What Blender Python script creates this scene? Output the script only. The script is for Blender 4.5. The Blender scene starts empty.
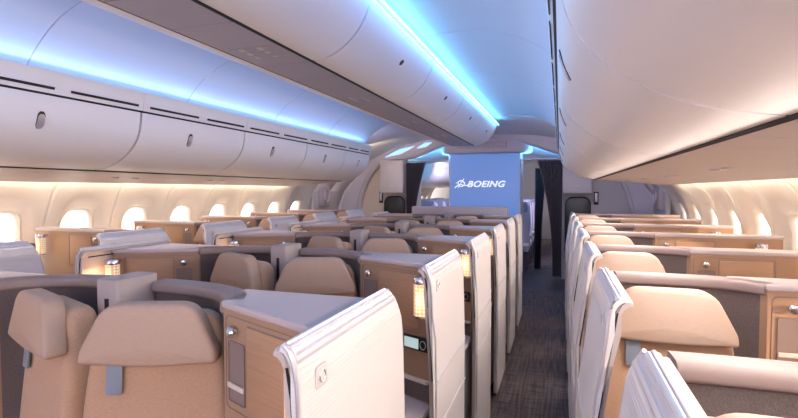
import bpy, bmesh, math, random
from mathutils import Vector, Matrix
random.seed(7)
sc = bpy.context.scene
COL = sc.collection

# ------------------------------------------------------------------ camera
F_PX = 487.0
VPX, VPY = 560.0, 190.5
cam_d = bpy.data.cameras.new('camera')
cam_d.sensor_width = 36.0
cam_d.lens = F_PX * 36.0 / 798.0
cam_d.clip_start = 0.02
cam = bpy.data.objects.new('camera', cam_d)
COL.objects.link(cam)
pitch = math.atan((209 - VPY) / F_PX)
yaw = math.atan((VPX - 399) / F_PX * math.cos(pitch))
cam.location = (1.25, 0.0, 1.48)
cam.rotation_euler = (math.pi / 2 - pitch, 0, yaw)
sc.camera = cam

# ------------------------------------------------------------------ world, light, exposure
sc.view_settings.view_transform = 'Standard'
sc.view_settings.look = 'None'
sc.view_settings.gamma = 1.0
sc.view_settings.use_curve_mapping = False
sc.view_settings.exposure = 0.38
world = bpy.data.worlds.new('sky')
sc.world = world
world.use_nodes = True
wn = world.node_tree.nodes
bg = wn['Background']
tc = wn.new('ShaderNodeTexCoord')
sep = wn.new('ShaderNodeSeparateXYZ')
ramp = wn.new('ShaderNodeValToRGB')
ramp.color_ramp.elements[0].position = 0.0
ramp.color_ramp.elements[0].color = (1.0, 0.86, 0.72, 1)
ramp.color_ramp.elements[1].position = 0.5
ramp.color_ramp.elements[1].color = (0.62, 0.80, 1.0, 1)
world.node_tree.links.new(tc.outputs['Generated'], sep.inputs[0])
world.node_tree.links.new(sep.outputs['Z'], ramp.inputs[0])
world.node_tree.links.new(ramp.outputs[0], bg.inputs[0])
bg.inputs[1].default_value = 3.5

def area(name, loc, target, size, size_y, color, power, spread=180):
    l = bpy.data.lights.new(name, 'AREA')
    l.shape = 'RECTANGLE'; l.size = size; l.size_y = size_y
    l.color = color; l.energy = power; l.spread = math.radians(spread)
    o = bpy.data.objects.new(name, l)
    COL.objects.link(o)
    o.location = loc
    d = Vector(target) - Vector(loc)
    o.rotation_euler = d.to_track_quat('-Z', 'Y').to_euler()
    return o
Y_END_LIGHT = 6.30
# added warm key light, unseen, behind the camera on the right
area('key_fill_warm', (2.3, -2.4, 1.75), (0.3, 2.4, 0.8), 1.6, 1.2, (1.0, 0.89, 0.80), 84)
# added lilac fill behind the camera for bins, ceiling and front faces
area('camera_fill_lilac', (-0.6, -2.8, 1.6), (-0.4, 3.0, 1.7), 3.2, 1.3, (0.80, 0.77, 1.0), 52)
# added warm fill strips under the bins, brightening panels and seats
area('bin_fill_row_right', (1.70, 3.0, 1.560), (1.25, 3.0, 0.9), 6.0, 0.14, (1.0, 0.88, 0.78), 42)
area('bin_fill_row_left', (-1.70, 3.0, 1.560), (-1.5, 3.0, 0.8), 6.0, 0.14, (1.0, 0.80, 0.74), 14)
# lavender uplights in the coves on top of the bins, facing the ceiling
for nm, x, tx in (('right', 1.275, 0.75), ('left', -1.275, -0.75), ('centre_right', 0.40, 0.75), ('centre_left', -0.40, -0.75)):
    z = 2.10 if 'centre' not in nm else 2.352
    area('cove_uplight_' + nm, (x, 1.6, z), (tx, 1.6, 2.5 if 'centre' in nm else 2.40), 9.0, 0.03, (0.30, 0.46, 1.0), 15 if 'centre' not in nm else 10)
# added unseen fill lights: vestibule bulkheads, rear cabin, doorway ceilings, arch
area('vestibule_fill_left', (-1.5, 7.2, 2.10), (-1.75, 8.5, 1.1), 0.5, 0.15, (1.0, 0.78, 0.5), 3.5)
area('vestibule_fill_right', (1.5, 7.2, 2.22), (1.6, 8.5, 1.3), 0.5, 0.15, (0.80, 0.80, 1.0), 2.0)
area('rear_cabin_fill', (0.0, 9.75, 2.1), (0.0, 13.0, 1.0), 1.3, 0.25, (0.72, 0.72, 1.0), 55)
for sx, nm in ((1, 'right'), (-1, 'left')):
    area('doorway_fill_' + nm, (sx * 0.95, 8.52, 2.03), (sx * 0.95, 9.1, 2.4), 0.55, 0.04, (0.12, 0.50, 1.0), 7.0)  # added, turned away from view, tints the ceiling behind the doorways blue
    area('bin_end_fill_' + nm, (sx * 1.65, Y_END_LIGHT, 2.08), (sx * 0.9, 8.3, 2.25), 0.7, 0.05, (0.62, 0.60, 1.0), 9)  # added behind the end caps to brighten the arch and end ceiling
for k in range(7):  # added spots that brighten the right window headrests
    l = bpy.data.lights.new('seat_fill_spot', 'SPOT'); l.energy = 15.0; l.color = (0.92, 0.98, 1.0); l.spot_size = math.radians(40); l.spot_blend = 1.0; l.shadow_soft_size = 0.06
    o = bpy.data.objects.new('seat_fill_spot', l); COL.objects.link(o); o.location = (1.82, 0.20 + 0.907 * k, 1.545)
    o.rotation_euler = (Vector((1.56, 0.72 + 0.907 * k, 1.08)) - Vector(o.location)).to_track_quat('-Z', 'Y').to_euler()
# low sun behind the right windows
sun_d = bpy.data.lights.new('sun', 'SUN')
sun_d.energy = 5.0; sun_d.angle = math.radians(2); sun_d.color = (1.0, 0.76, 0.55)
sun = bpy.data.objects.new('sun', sun_d); COL.objects.link(sun)
sun.rotation_euler = Vector((-0.85, 0.45, -0.16)).to_track_quat('-Z', 'Y').to_euler()

# ------------------------------------------------------------------ materials
def mat(name, color, rough=0.5, metal=0.0, bump=None, var=None, emit=None, estr=0.0, coat=0.0, sheen=0.0):
    m = bpy.data.materials.new(name); m.use_nodes = True
    nt = m.node_tree; b = nt.nodes['Principled BSDF']
    b.inputs['Base Color'].default_value = (*color, 1)
    b.inputs['Roughness'].default_value = rough
    b.inputs['Metallic'].default_value = metal
    if coat: b.inputs['Coat Weight'].default_value = coat
    if sheen: b.inputs['Sheen Weight'].default_value = sheen
    if emit:
        b.inputs['Emission Color'].default_value = (*emit, 1)
        b.inputs['Emission Strength'].default_value = estr
    def coords(scale):
        t = nt.nodes.new('ShaderNodeTexCoord'); mp = nt.nodes.new('ShaderNodeMapping')
        mp.inputs['Scale'].default_value = scale
        nt.links.new(t.outputs['Object'], mp.inputs[0]); return mp
    if var:   # (scale vec, amount, detail)
        mp = coords(var[0]); n = nt.nodes.new('ShaderNodeTexNoise')
        n.inputs['Scale'].default_value = 1.0; n.inputs['Detail'].default_value = 4
        nt.links.new(mp.outputs[0], n.inputs[0])
        r = nt.nodes.new('ShaderNodeValToRGB')
        a = var[1]
        r.color_ramp.elements[0].position = 0.3; r.color_ramp.elements[1].position = 0.7
        r.color_ramp.elements[0].color = tuple(c * (1 - a) for c in color) + (1,)
        r.color_ramp.elements[1].color = tuple(min(1, c * (1 + a)) for c in color) + (1,)
        nt.links.new(n.outputs['Fac'], r.inputs[0]); nt.links.new(r.outputs[0], b.inputs['Base Color'])
    if bump:  # (scale vec, strength, distance)
        mp = coords(bump[0]); n = nt.nodes.new('ShaderNodeTexNoise'); n.inputs['Scale'].default_value = 1.0
        nt.links.new(mp.outputs[0], n.inputs[0])
        bp = nt.nodes.new('ShaderNodeBump'); bp.inputs['Strength'].default_value = bump[1]
        bp.inputs['Distance'].default_value = bump[2]
        nt.links.new(n.outputs['Fac'], bp.inputs['Height']); nt.links.new(bp.outputs[0], b.inputs['Normal'])
    return m
M = {}
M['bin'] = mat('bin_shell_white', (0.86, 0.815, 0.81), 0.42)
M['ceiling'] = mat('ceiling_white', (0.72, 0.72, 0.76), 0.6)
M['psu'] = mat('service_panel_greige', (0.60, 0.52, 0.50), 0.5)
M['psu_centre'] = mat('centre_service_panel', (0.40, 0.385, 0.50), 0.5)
M['wall'] = mat('sidewall_cream', (0.78, 0.70, 0.62), 0.5)
M['arch'] = mat('arch_greige', (0.52, 0.47, 0.50), 0.55)
M['bulk'] = mat('bulkhead_warm_grey', (0.46, 0.42, 0.40), 0.6)
M['bulk_warm'] = mat('bulkhead_cream', (0.62, 0.52, 0.40), 0.6)
M['dark'] = mat('seam_black', (0.012, 0.011, 0.014), 0.7)
M['black'] = mat('black_gloss', (0.012, 0.011, 0.012), 0.35)
M['fabric'] = mat('seat_fabric_beige', (0.33, 0.24, 0.195), 0.85, bump=((160, 160, 500), 0.3, 0.001), var=((140, 140, 500), 0.12), sheen=0.15)
M['fabric_low'] = mat('seat_back_fabric_beige', (0.43, 0.255, 0.165), 0.85, bump=((160, 160, 500), 0.3, 0.001), var=((140, 140, 500), 0.12), sheen=0.15)
M['leather'] = mat('headrest_leather_beige', (0.39, 0.260, 0.196), 0.6, bump=((120, 120, 500), 0.2, 0.001), var=((60, 60, 400), 0.05))
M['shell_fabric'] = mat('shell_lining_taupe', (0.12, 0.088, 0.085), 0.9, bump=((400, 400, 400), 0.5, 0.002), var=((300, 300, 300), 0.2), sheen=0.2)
M['rim'] = mat('shell_rim_greige', (0.235, 0.17, 0.16), 0.55)
M['post'] = mat('post_greige', (0.33, 0.26, 0.25), 0.5)
M['ctop'] = mat('console_top_greige', (0.45, 0.37, 0.38), 0.35)
M['wood'] = mat('console_wood_tan', (0.39, 0.222, 0.132), 0.5, var=((6, 6, 190), 0.10), bump=((4, 4, 260), 0.15, 0.001))
M['cframe'] = mat('console_frame_tan', (0.345, 0.205, 0.130), 0.45)
M['cubby'] = mat('cubby_lining', (0.22, 0.155, 0.14), 0.6)
M['cubby_lip'] = mat('cubby_lip_cream', (0.62, 0.52, 0.46), 0.5)
M['metal'] = mat('brushed_metal', (0.62, 0.62, 0.68), 0.25, metal=1.0)
M['strap'] = mat('strap_grey_blue', (0.20, 0.22, 0.28), 0.45)
M['trim'] = mat('panel_trim_satin', (0.60, 0.57, 0.60), 0.28, metal=0.55)
M['gold'] = mat('panel_inner_beige', (0.52, 0.43, 0.40), 0.35)
M['shelf'] = mat('shelf_lilac', (0.50, 0.42, 0.44), 0.4)
M['curtain'] = mat('curtain_slate', (0.12, 0.105, 0.125), 0.9)
M['eco'] = mat('economy_seat_lavender', (0.46, 0.42, 0.50), 0.7)
M['eco_head'] = mat('economy_headrest_blue_grey', (0.22, 0.23, 0.33), 0.6)
M['led'] = mat('led_cyan', (0.1, 0.3, 0.5), 0.5, emit=(0.05, 0.45, 1.0), estr=3.2)
M['led_line'] = mat('led_line_white', (0.3, 0.6, 0.8), 0.5, emit=(0.13, 0.55, 1.0), estr=15.0)
M['led_warm'] = mat('led_warm', (0.5, 0.4, 0.3), 0.5, emit=(1.0, 0.88, 0.72), estr=20.0)
M['led_panel'] = mat('ceiling_light_blue', (0.3, 0.5, 0.8), 0.5, emit=(0.25, 0.6, 1.0), estr=1.1)
M['screen'] = mat('screen_blue', (0.05, 0.07, 0.12), 0.3, emit=(0.10, 0.195, 0.50), estr=0.78)
M['logo'] = mat('logo_white', (0.8, 0.8, 0.8), 0.5, emit=(0.8, 0.82, 1.0), estr=0.6)
M['display'] = mat('small_screen', (0.1, 0.1, 0.1), 0.3, emit=(0.42, 0.55, 0.56), estr=0.8)

# privacy panel: pale satin shell with fine horizontal flutes
def flute_mat():
    m = mat('privacy_panel_fluted', (0.74, 0.68, 0.665), 0.36)
    nt = m.node_tree; b = nt.nodes['Principled BSDF']
    t = nt.nodes.new('ShaderNodeTexCoord'); w = nt.nodes.new('ShaderNodeTexWave')
    w.bands_direction = 'Z'; w.inputs['Scale'].default_value = 36; w.inputs['Distortion'].default_value = 0.25
    nt.links.new(t.outputs['Object'], w.inputs[0])
    bp = nt.nodes.new('ShaderNodeBump'); bp.inputs['Strength'].default_value = 0.14; bp.inputs['Distance'].default_value = 0.002
    nt.links.new(w.outputs['Fac'], bp.inputs['Height']); nt.links.new(bp.outputs[0], b.inputs['Normal'])
    return m
M['flute'] = flute_mat()
M['cap'] = mat('panel_cap_satin', (0.66, 0.64, 0.68), 0.3, metal=0.35)
M['badge'] = mat('badge_plate', (0.64, 0.59, 0.58), 0.35)

def carpet_mat():
    m = mat('carpet_striped', (0.05, 0.04, 0.05), 0.95)
    nt = m.node_tree; b = nt.nodes['Principled BSDF']
    t = nt.nodes.new('ShaderNodeTexCoord')
    mp = nt.nodes.new('ShaderNodeMapping'); mp.inputs['Scale'].default_value = (60, 2.5, 1)
    n = nt.nodes.new('ShaderNodeTexNoise'); n.inputs['Scale'].default_value = 1; n.inputs['Detail'].default_value = 3
    nt.links.new(t.outputs['Object'], mp.inputs[0]); nt.links.new(mp.outputs[0], n.inputs[0])
    mp2 = nt.nodes.new('ShaderNodeMapping'); mp2.inputs['Scale'].default_value = (5, 90, 1)
    n2 = nt.nodes.new('ShaderNodeTexNoise'); n2.inputs['Scale'].default_value = 1
    nt.links.new(t.outputs['Object'], mp2.inputs[0]); nt.links.new(mp2.outputs[0], n2.inputs[0])
    mx = nt.nodes.new('ShaderNodeMath'); mx.operation = 'MULTIPLY'
    nt.links.new(n.outputs['Fac'], mx.inputs[0]); nt.links.new(n2.outputs['Fac'], mx.inputs[1])
    r = nt.nodes.new('ShaderNodeValToRGB')
    r.color_ramp.elements[0].position = 0.15; r.color_ramp.elements[0].color = (0.055, 0.042, 0.046, 1)
    r.color_ramp.elements[1].position = 0.42; r.color_ramp.elements[1].color = (0.20, 0.15, 0.145, 1)
    nt.links.new(mx.outputs[0], r.inputs[0]); nt.links.new(r.outputs[0], b.inputs['Base Color'])
    return m
M['carpet'] = carpet_mat()
M['vest_floor'] = mat('vestibule_floor_dark', (0.03, 0.032, 0.045), 0.5)

def lamp_mat():
    m = mat('lamp_shade_mesh', (0.45, 0.32, 0.22), 0.5)
    nt = m.node_tree; b = nt.nodes['Principled BSDF']
    t = nt.nodes.new('ShaderNodeTexCoord')
    v = nt.nodes.new('ShaderNodeTexVoronoi'); v.inputs['Scale'].default_value = 70
    v.inputs['Randomness'].default_value = 0.15
    nt.links.new(t.outputs['Object'], v.inputs[0])
    r = nt.nodes.new('ShaderNodeValToRGB')
    r.color_ramp.elements[0].position = 0.30; r.color_ramp.elements[0].color = (1.0, 0.88, 0.70, 1)
    r.color_ramp.elements[1].position = 0.5; r.color_ramp.elements[1].color = (0.50, 0.24, 0.12, 1)
    nt.links.new(v.outputs['Distance'], r.inputs[0]); nt.links.new(r.outputs[0], b.inputs['Emission Color'])
    b.inputs['Emission Strength'].default_value = 0.55
    return m
M['lamp'] = lamp_mat()

def pane_mat():
    m = bpy.data.materials.new('window_pane'); m.use_nodes = True
    nt = m.node_tree; nt.nodes.clear()
    o = nt.nodes.new('ShaderNodeOutputMaterial'); mix = nt.nodes.new('ShaderNodeMixShader')
    tr = nt.nodes.new('ShaderNodeBsdfTransparent'); gl = nt.nodes.new('ShaderNodeBsdfGlossy')
    gl.inputs['Roughness'].default_value = 0.05
    mix.inputs[0].default_value = 0.05
    nt.links.new(tr.outputs[0], mix.inputs[1]); nt.links.new(gl.outputs[0], mix.inputs[2]); nt.links.new(mix.outputs[0], o.inputs[0])
    return m
M['pane'] = pane_mat()

# ------------------------------------------------------------------ mesh helpers
def finish(name, bm, m, parent=None, smooth=True, ang=35):
    bmesh.ops.recalc_face_normals(bm, faces=bm.faces)
    me = bpy.data.meshes.new(name)
    if smooth:
        for f in bm.faces: f.smooth = True
    bm.to_mesh(me); bm.free()
    if smooth: me.set_sharp_from_angle(angle=math.radians(ang))
    me.materials.append(M[m] if isinstance(m, str) else m)
    o = bpy.data.objects.new(name, me); COL.objects.link(o)
    if parent: o.parent = parent
    return o

def tag(o, label=None, cat=None, group=None, kind=None):
    if label: o['label'] = label
    if cat: o['category'] = cat
    if group: o['group'] = group
    if kind: o['kind'] = kind
    return o

def empty(name, loc=(0, 0, 0), rz=0):
    o = bpy.data.objects.new(name, None); COL.objects.link(o)
    o.empty_display_size = 0.05
    o.location = loc; o.rotation_euler = (0, 0, rz)
    return o

def add_box(bm, lo, hi, bev=0.0, seg=2, fn=None):
    t = bmesh.new()
    bmesh.ops.create_cube(t, size=1.0)
    for v in t.verts:
        v.co = Vector(((lo[i] + hi[i]) / 2 + v.co[i] * (hi[i] - lo[i]) for i in range(3)))
    if bev > 0:
        bmesh.ops.bevel(t, geom=t.edges[:] , offset=bev, segments=seg, profile=0.5, affect='EDGES')
    merge(bm, t, fn)

def merge(bm, t, fn=None):
    mp = {}
    for v in t.verts:
        mp[v] = bm.verts.new(fn(v.co) if fn else v.co)
    for f in t.faces:
        try: bm.faces.new([mp[v] for v in f.verts])
        except ValueError: pass
    t.free()

def box(name, lo, hi, m, parent=None, bev=0.0, seg=2, fn=None):
    bm = bmesh.new(); add_box(bm, lo, hi, bev, seg, fn)
    return finish(name, bm, m, parent)

def add_prism(bm, pts, h0, h1, axis='z', bev=0.0, seg=2, fn=None):
    """polygon pts extruded; axis z: pts=(x,y); axis y: pts=(x,z)"""
    t = bmesh.new()
    def P(p, h):
        return (p[0], p[1], h) if axis == 'z' else ((p[0], h, p[1]) if axis == 'y' else (h, p[0], p[1]))
    a = [t.verts.new(P(p, h0)) for p in pts]; b = [t.verts.new(P(p, h1)) for p in pts]
    n = len(pts)
    fa = t.faces.new(a[::-1]); fb = t.faces.new(b)
    for i in range(n): t.faces.new((a[i], a[(i + 1) % n], b[(i + 1) % n], b[i]))
    if bev > 0:
        es = list(set(fa.edges[:] + fb.edges[:]))
        bmesh.ops.recalc_face_normals(t, faces=t.faces)
        bmesh.ops.bevel(t, geom=es, offset=bev, segments=seg, profile=0.5, affect='EDGES')
    merge(bm, t, fn)

def prism(name, pts, h0, h1, m, parent=None, axis='z', bev=0.0, seg=2, fn=None):
    bm = bmesh.new(); add_prism(bm, pts, h0, h1, axis, bev, seg, fn)
    return finish(name, bm, m, parent)

def add_loft(bm, rings, cap=True, closed=True):
    vs = [[bm.verts.new(p) for p in r] for r in rings]
    n = len(rings[0])
    for i in range(len(vs) - 1):
        for j in range(n if closed else n - 1):
            try: bm.faces.new((vs[i][j], vs[i][(j + 1) % n], vs[i + 1][(j + 1) % n], vs[i + 1][j]))
            except ValueError: pass
    if cap and closed:
        bm.faces.new(vs[0][::-1]); bm.faces.new(vs[-1])

def offset_poly(pts, d):
    """inward offset of a ccw/cw polygon by d"""
    n = len(pts); area2 = sum(pts[i][0] * pts[(i + 1) % n][1] - pts[(i + 1) % n][0] * pts[i][1] for i in range(n))
    s = 1 if area2 > 0 else -1
    out = []
    for i in range(n):
        p0, p1, p2 = Vector(pts[i - 1]), Vector(pts[i]), Vector(pts[(i + 1) % n])
        e1 = (p1 - p0).normalized(); e2 = (p2 - p1).normalized()
        n1 = Vector((-e1.y, e1.x)) * s; n2 = Vector((-e2.y, e2.x)) * s
        nn = (n1 + n2)
        if nn.length < 1e-6: nn = n1
        nn.normalize()
        k = d / max(0.5, nn.dot(n1))
        out.append(tuple(p1 + nn * k))
    return out

def rounded(pts, r, seg=5):
    """round the corners of a polygon"""
    out = []; n = len(pts)
    for i in range(n):
        p0, p1, p2 = Vector(pts[i - 1]), Vector(pts[i]), Vector(pts[(i + 1) % n])
        rr = r[i] if isinstance(r, (list, tuple)) else r
        a = (p0 - p1); b = (p2 - p1)
        rr = min(rr, a.length * 0.49, b.length * 0.49)
        A = p1 + a.normalized() * rr; B = p1 + b.normalized() * rr
        for k in range(seg + 1):
            t = k / seg
            out.append(tuple((1 - t) ** 2 * A + 2 * t * (1 - t) * p1 + t * t * B))
    return out

def add_pillow(bm, outline, y_front, y_back, r, fn, seg=5, crown=0.0):
    """cushion: outline in (x,z), rounded front/back edges. fn maps (x,y,z)"""
    rings = []
    for k in range(seg + 1):
        a = math.pi / 2 * (1 - k / seg)
        off = r * (1 - math.cos(a)); yy = y_front + r * (1 - math.sin(a))
        # a = pi/2 -> innermost front
        rings.append([fn((p[0], yy, p[1])) for p in offset_poly(outline, off)])
    # inner crown rings
    c = Vector((sum(p[0] for p in outline) / len(outline), sum(p[1] for p in outline) / len(outline)))
    base = offset_poly(outline, r)
    pre = []
    for s, dy in ((0.25, crown), (0.6, crown * 0.75), (0.85, crown * 0.3)):
        pre.append([fn((c.x + (p[0] - c.x) * s, y_front - dy, c.y + (p[1] - c.y) * s)) for p in base])
    rings = pre + rings
    for k in range(1, seg + 1):
        a = math.pi / 2 * k / seg
        off = r * (1 - math.cos(a)); yy = y_back - r * (1 - math.sin(a))
        rings.append([fn((p[0], yy, p[1])) for p in offset_poly(outline, off)])
    add_loft(bm, rings)

def add_tube(bm, pts, rad, seg=10, closed=False):
    pts = [Vector(p) for p in pts]; n = len(pts); rings = []
    for i in range(n):
        if closed: d = (pts[(i + 1) % n] - pts[i - 1])
        else: d = pts[min(i + 1, n - 1)] - pts[max(i - 1, 0)]
        d.normalize()
        up = Vector((0, 0, 1)) if abs(d.z) < 0.9 else Vector((1, 0, 0))
        a = d.cross(up).normalized(); b = d.cross(a).normalized()
        rr = rad[i] if isinstance(rad, (list, tuple)) else rad
        rings.append([tuple(pts[i] + a * math.cos(2 * math.pi * k / seg) * rr + b * math.sin(2 * math.pi * k / seg) * rr) for k in range(seg)])
    if closed:
        rings.append(rings[0]); add_loft(bm, rings, cap=False)
        bmesh.ops.remove_doubles(bm, verts=bm.verts, dist=1e-6)
    else: add_loft(bm, rings)

def add_lathe(bm, prof, c, axis='z', seg=20, fn=None):
    """prof list (r,h)"""
    rings = []
    for r, h in prof:
        ring = []
        for k in range(seg):
            a = 2 * math.pi * k / seg
            if axis == 'z': p = (c[0] + r * math.cos(a), c[1] + r * math.sin(a), c[2] + h)
            else: p = (c[0] + r * math.cos(a), c[1] + h, c[2] + r * math.sin(a))
            ring.append(fn(p) if fn else p)
        rings.append(ring)
    add_loft(bm, rings)

def smooth_path(pts, sub=4):
    """catmull-rom through points"""
    P = [Vector(p) for p in pts]; out = []
    for i in range(len(P) - 1):
        p0 = P[max(i - 1, 0)]; p1 = P[i]; p2 = P[i + 1]; p3 = P[min(i + 2, len(P) - 1)]
        for k in range(sub):
            t = k / sub
            out.append(0.5 * ((2 * p1) + (-p0 + p2) * t + (2 * p0 - 5 * p1 + 4 * p2 - p3) * t * t + (-p0 + 3 * p1 - 3 * p2 + p3) * t ** 3))
    out.append(P[-1]); return [tuple(v) for v in out]

def add_ribbon(bm, path, sec):
    """sweep closed section sec [(side, z)] along a plan path [(x,y)]; side>0 is to the left of travel"""
    P = [Vector(p) for p in path]; n = len(P); rings = []
    for i in range(n):
        d = (P[min(i + 1, n - 1)] - P[max(i - 1, 0)]).normalized()
        nn = Vector((-d.y, d.x))
        rings.append([(P[i].x + nn.x * s, P[i].y + nn.y * s, z) for s, z in sec])
    add_loft(bm, rings)

def copy_tree(o, parent=None):
    c = o.copy(); COL.objects.link(c)
    if parent: c.parent = parent
    for ch in list(o.children): copy_tree(ch, c)
    return c

ORD = ['first', 'second', 'third', 'fourth', 'fifth', 'sixth', 'seventh', 'eighth', 'ninth']

# ------------------------------------------------------------------ layout numbers
Y0, Y1 = -3.0, 6.20           # cabin with bins
YARCH = 8.38
YCB = 6.56                    # far end of the centre bins
YBULK = 8.55
YEND = 15.5
TOP = 1.197                   # top of the shells and consoles
PTOP = 1.218                  # top of the privacy panels
CX_EDGE = 0.835               # aisle face of the centre suites
WX_EDGE = 1.362               # aisle face of the window suites
NC, PC = 0.72, 0.907           # centre rows: near end of first panel and pitch
NW, PW = 0.40, 0.907           # window rows

def Wx(z):
    k = [(-0.1, 2.40), (0.0, 2.44), (0.4, 2.62), (0.8, 2.70), (1.2, 2.68), (1.45, 2.58), (1.6, 2.46), (1.8, 2.24), (2.6, 1.9)]
    for (a, x), (b, y) in zip(k, k[1:]):
        if z <= b: return x + (y - x) * (z - a) / (b - a)
    return k[-1][1]

# ------------------------------------------------------------------ structure
tag(box('floor', (-2.8, Y0, -0.05), (2.8, 7.4, 0.0), 'carpet'), kind='structure')
tag(box('floor_vestibule', (-2.8, 7.4, -0.05), (2.8, 9.5, 0.0), 'vest_floor'), kind='structure')
tag(box('floor_rear', (-2.8, 9.5, -0.05), (2.8, YEND, 0.0), 'carpet'), kind='structure')
tag(box('wall_front', (-2.9, Y0 - 0.1, 0), (2.9, Y0, 2.7), 'bulk'), kind='structure')
tag(box('wall_rear', (-2.9, YEND, 0), (2.9, YEND + 0.1, 2.7), 'bulk'), kind='structure')

WIN_Y = [3.72 + 0.61 * i for i in range(-9, 19)]
ZC, HW, HH = 1.08, 0.135, 0.235
def wall_side(side):
    s = 1 if side == 'right' else -1
    bm = bmesh.new(); N = 48
    for yc in WIN_Y:
        if 6.9 < yc < YBULK + 0.5:   # door zone has no windows
            z = [0, 0.4, 0.8, 1.2, 1.45, 1.6, 1.8]
            add_loft(bm, [[(s * Wx(q), yy, q) for q in z] for yy in (yc - 0.305, yc + 0.305)], closed=False)
            continue
        def ring(hw, hh, p, dx, zc):
            out = []
            for k in range(N):
                a = 2 * math.pi * k / N; c, q = math.cos(a), math.sin(a)
                y = yc + hw * math.copysign(abs(c) ** (2 / p), c); z = zc + hh * math.copysign(abs(q) ** (2 / p), q)
                out.append((s * (Wx(z) + dx), y, z))
            return out
        def rect(dx=0):
            out = []; lo, hi = 0.0, 1.75
            for k in range(N):
                a = 2 * math.pi * k / N; c, q = math.cos(a), math.sin(a)
                m = max(abs(c), abs(q)); y = yc + 0.3045 * c / m
                z = ZC + (q / m) * ((hi - ZC) if q > 0 else (ZC - lo))
                out.append((s * Wx(z), y, z))
            return out
        rings = [rect(), ring(0.235, 0.375, 2.6, 0, ZC), ring(0.215, 0.355, 2.6, 0.012, ZC), ring(0.165, 0.275, 3.2, 0.045, ZC),
                 ring(0.15, 0.25, 3.4, 0.035, ZC), ring(HW, HH, 3.4, 0.05, ZC), ring(HW, HH, 3.4, 0.11, ZC)]
        # rect in several steps so the curve of the wall is followed
        r0 = rings[0]; r1 = rings[1]
        mids = [[(s * Wx(a[2] + (b[2] - a[2]) * t), a[1] + (b[1] - a[1]) * t, a[2] + (b[2] - a[2]) * t) for a, b in zip(r0, r1)] for t in (0.33, 0.66)]
        add_loft(bm, [r0] + mids + rings[1:], cap=False)
    add_loft(bm, [[(s * Wx(q), y, q) for q in (1.745, 1.9, 2.2, 2.6)] for y in (Y0, YEND)], closed=False)
    o = finish('wall_' + side, bm, 'wall', ang=50)
    md = o.modifiers.new('thick', 'SOLIDIFY'); md.thickness = 0.012; md.offset = 0
    tag(o, kind='structure')
for s in ('left', 'right'): wall_side(s)

wi = 0
for s in (-1, 1):
    for yc in WIN_Y:
        if 6.9 < yc < YBULK + 0.5 or yc > 13.5: continue
        wi += 1
        r = empty('window_%d' % wi, (s * (Wx(ZC) + 0.05), yc, ZC)); tag(r, kind='structure')
        pts = rounded([(-HW, -HH), (HW, -HH), (HW, HH), (-HW, HH)], 0.09, 6)
        bm = bmesh.new()
        add_loft(bm, [[(s * 0.01, p[0], p[1]) for p in pts], [(s * 0.014, p[0], p[1]) for p in pts]])
        finish('pane', bm, 'pane', r)
        bm = bmesh.new(); add_tube(bm, [(0.0, p[0] * 1.01, p[1] * 1.01) for p in pts], 0.008, 6, closed=True)
        finish('window_frame', bm, 'gold', r)

# ceiling over both aisles and above the centre bins
CEIL = [(-1.34, 2.02), (-1.30, 2.13), (-1.16, 2.27), (-1.0, 2.36), (-0.8, 2.415), (-0.62, 2.42), (-0.48, 2.41), (-0.38, 2.40)]
cpath = smooth_path(CEIL, 4)
def ceil_mesh(name, s, y0, y1, par=None):
    bm = bmesh.new()
    prof = [(s * -p[0], p[1]) for p in cpath] + [(s * -p[0], p[1] + 0.03) for p in reversed(cpath)]
    add_loft(bm, [[(p[0], y, p[1]) for p in prof] for y in (y0, y1)])
    return finish(name, bm, 'ceiling', par)
for s, nm in ((-1, 'left'), (1, 'right')):
    r = empty('ceiling_' + nm, (0, 0, 0)); tag(r, kind='structure')
    ys = [Y0, -1.56, -0.45, 0.66, 1.77, 2.88, 3.99, 5.10, Y1 + 0.04]
    for a, b in zip(ys, ys[1:]):
        ceil_mesh('ceiling_panel', s, a + 0.004, b - 0.004, r)
    bm = bmesh.new()
    for a in ys[1:-1]:
        add_loft(bm, [[(s * -p[0], a + d, p[1] + 0.004) for p in cpath] for d in (-0.007, 0.007)], closed=False)
    finish('ceiling_seam', bm, 'arch', r)
endp = smooth_path([(-2.62, 1.50), (-2.46, 1.72), (-2.2, 1.95), (-1.75, 2.18), (-1.3, 2.31), (-0.8, 2.395), (0, 2.43), (0.8, 2.395), (1.3, 2.31), (1.75, 2.18), (2.2, 1.95), (2.46, 1.72), (2.62, 1.50)], 4)
bm = bmesh.new(); add_loft(bm, [[(p[0], y, p[1]) for p in endp] + [(p[0], y, p[1] + 0.03) for p in reversed(endp)] for y in (Y1 + 0.045, YARCH)])
tag(finish('ceiling_end', bm, 'ceiling'), kind='structure')
tag(box('ceiling_crown', (-0.45, Y0, 2.40), (0.45, Y1 + 0.04, 2.43), 'ceiling'), kind='structure')
tag(box('ceiling_outer', (-2.8, Y0, 2.56), (2.8, YEND, 2.6), 'ceiling'), kind='structure')

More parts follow.
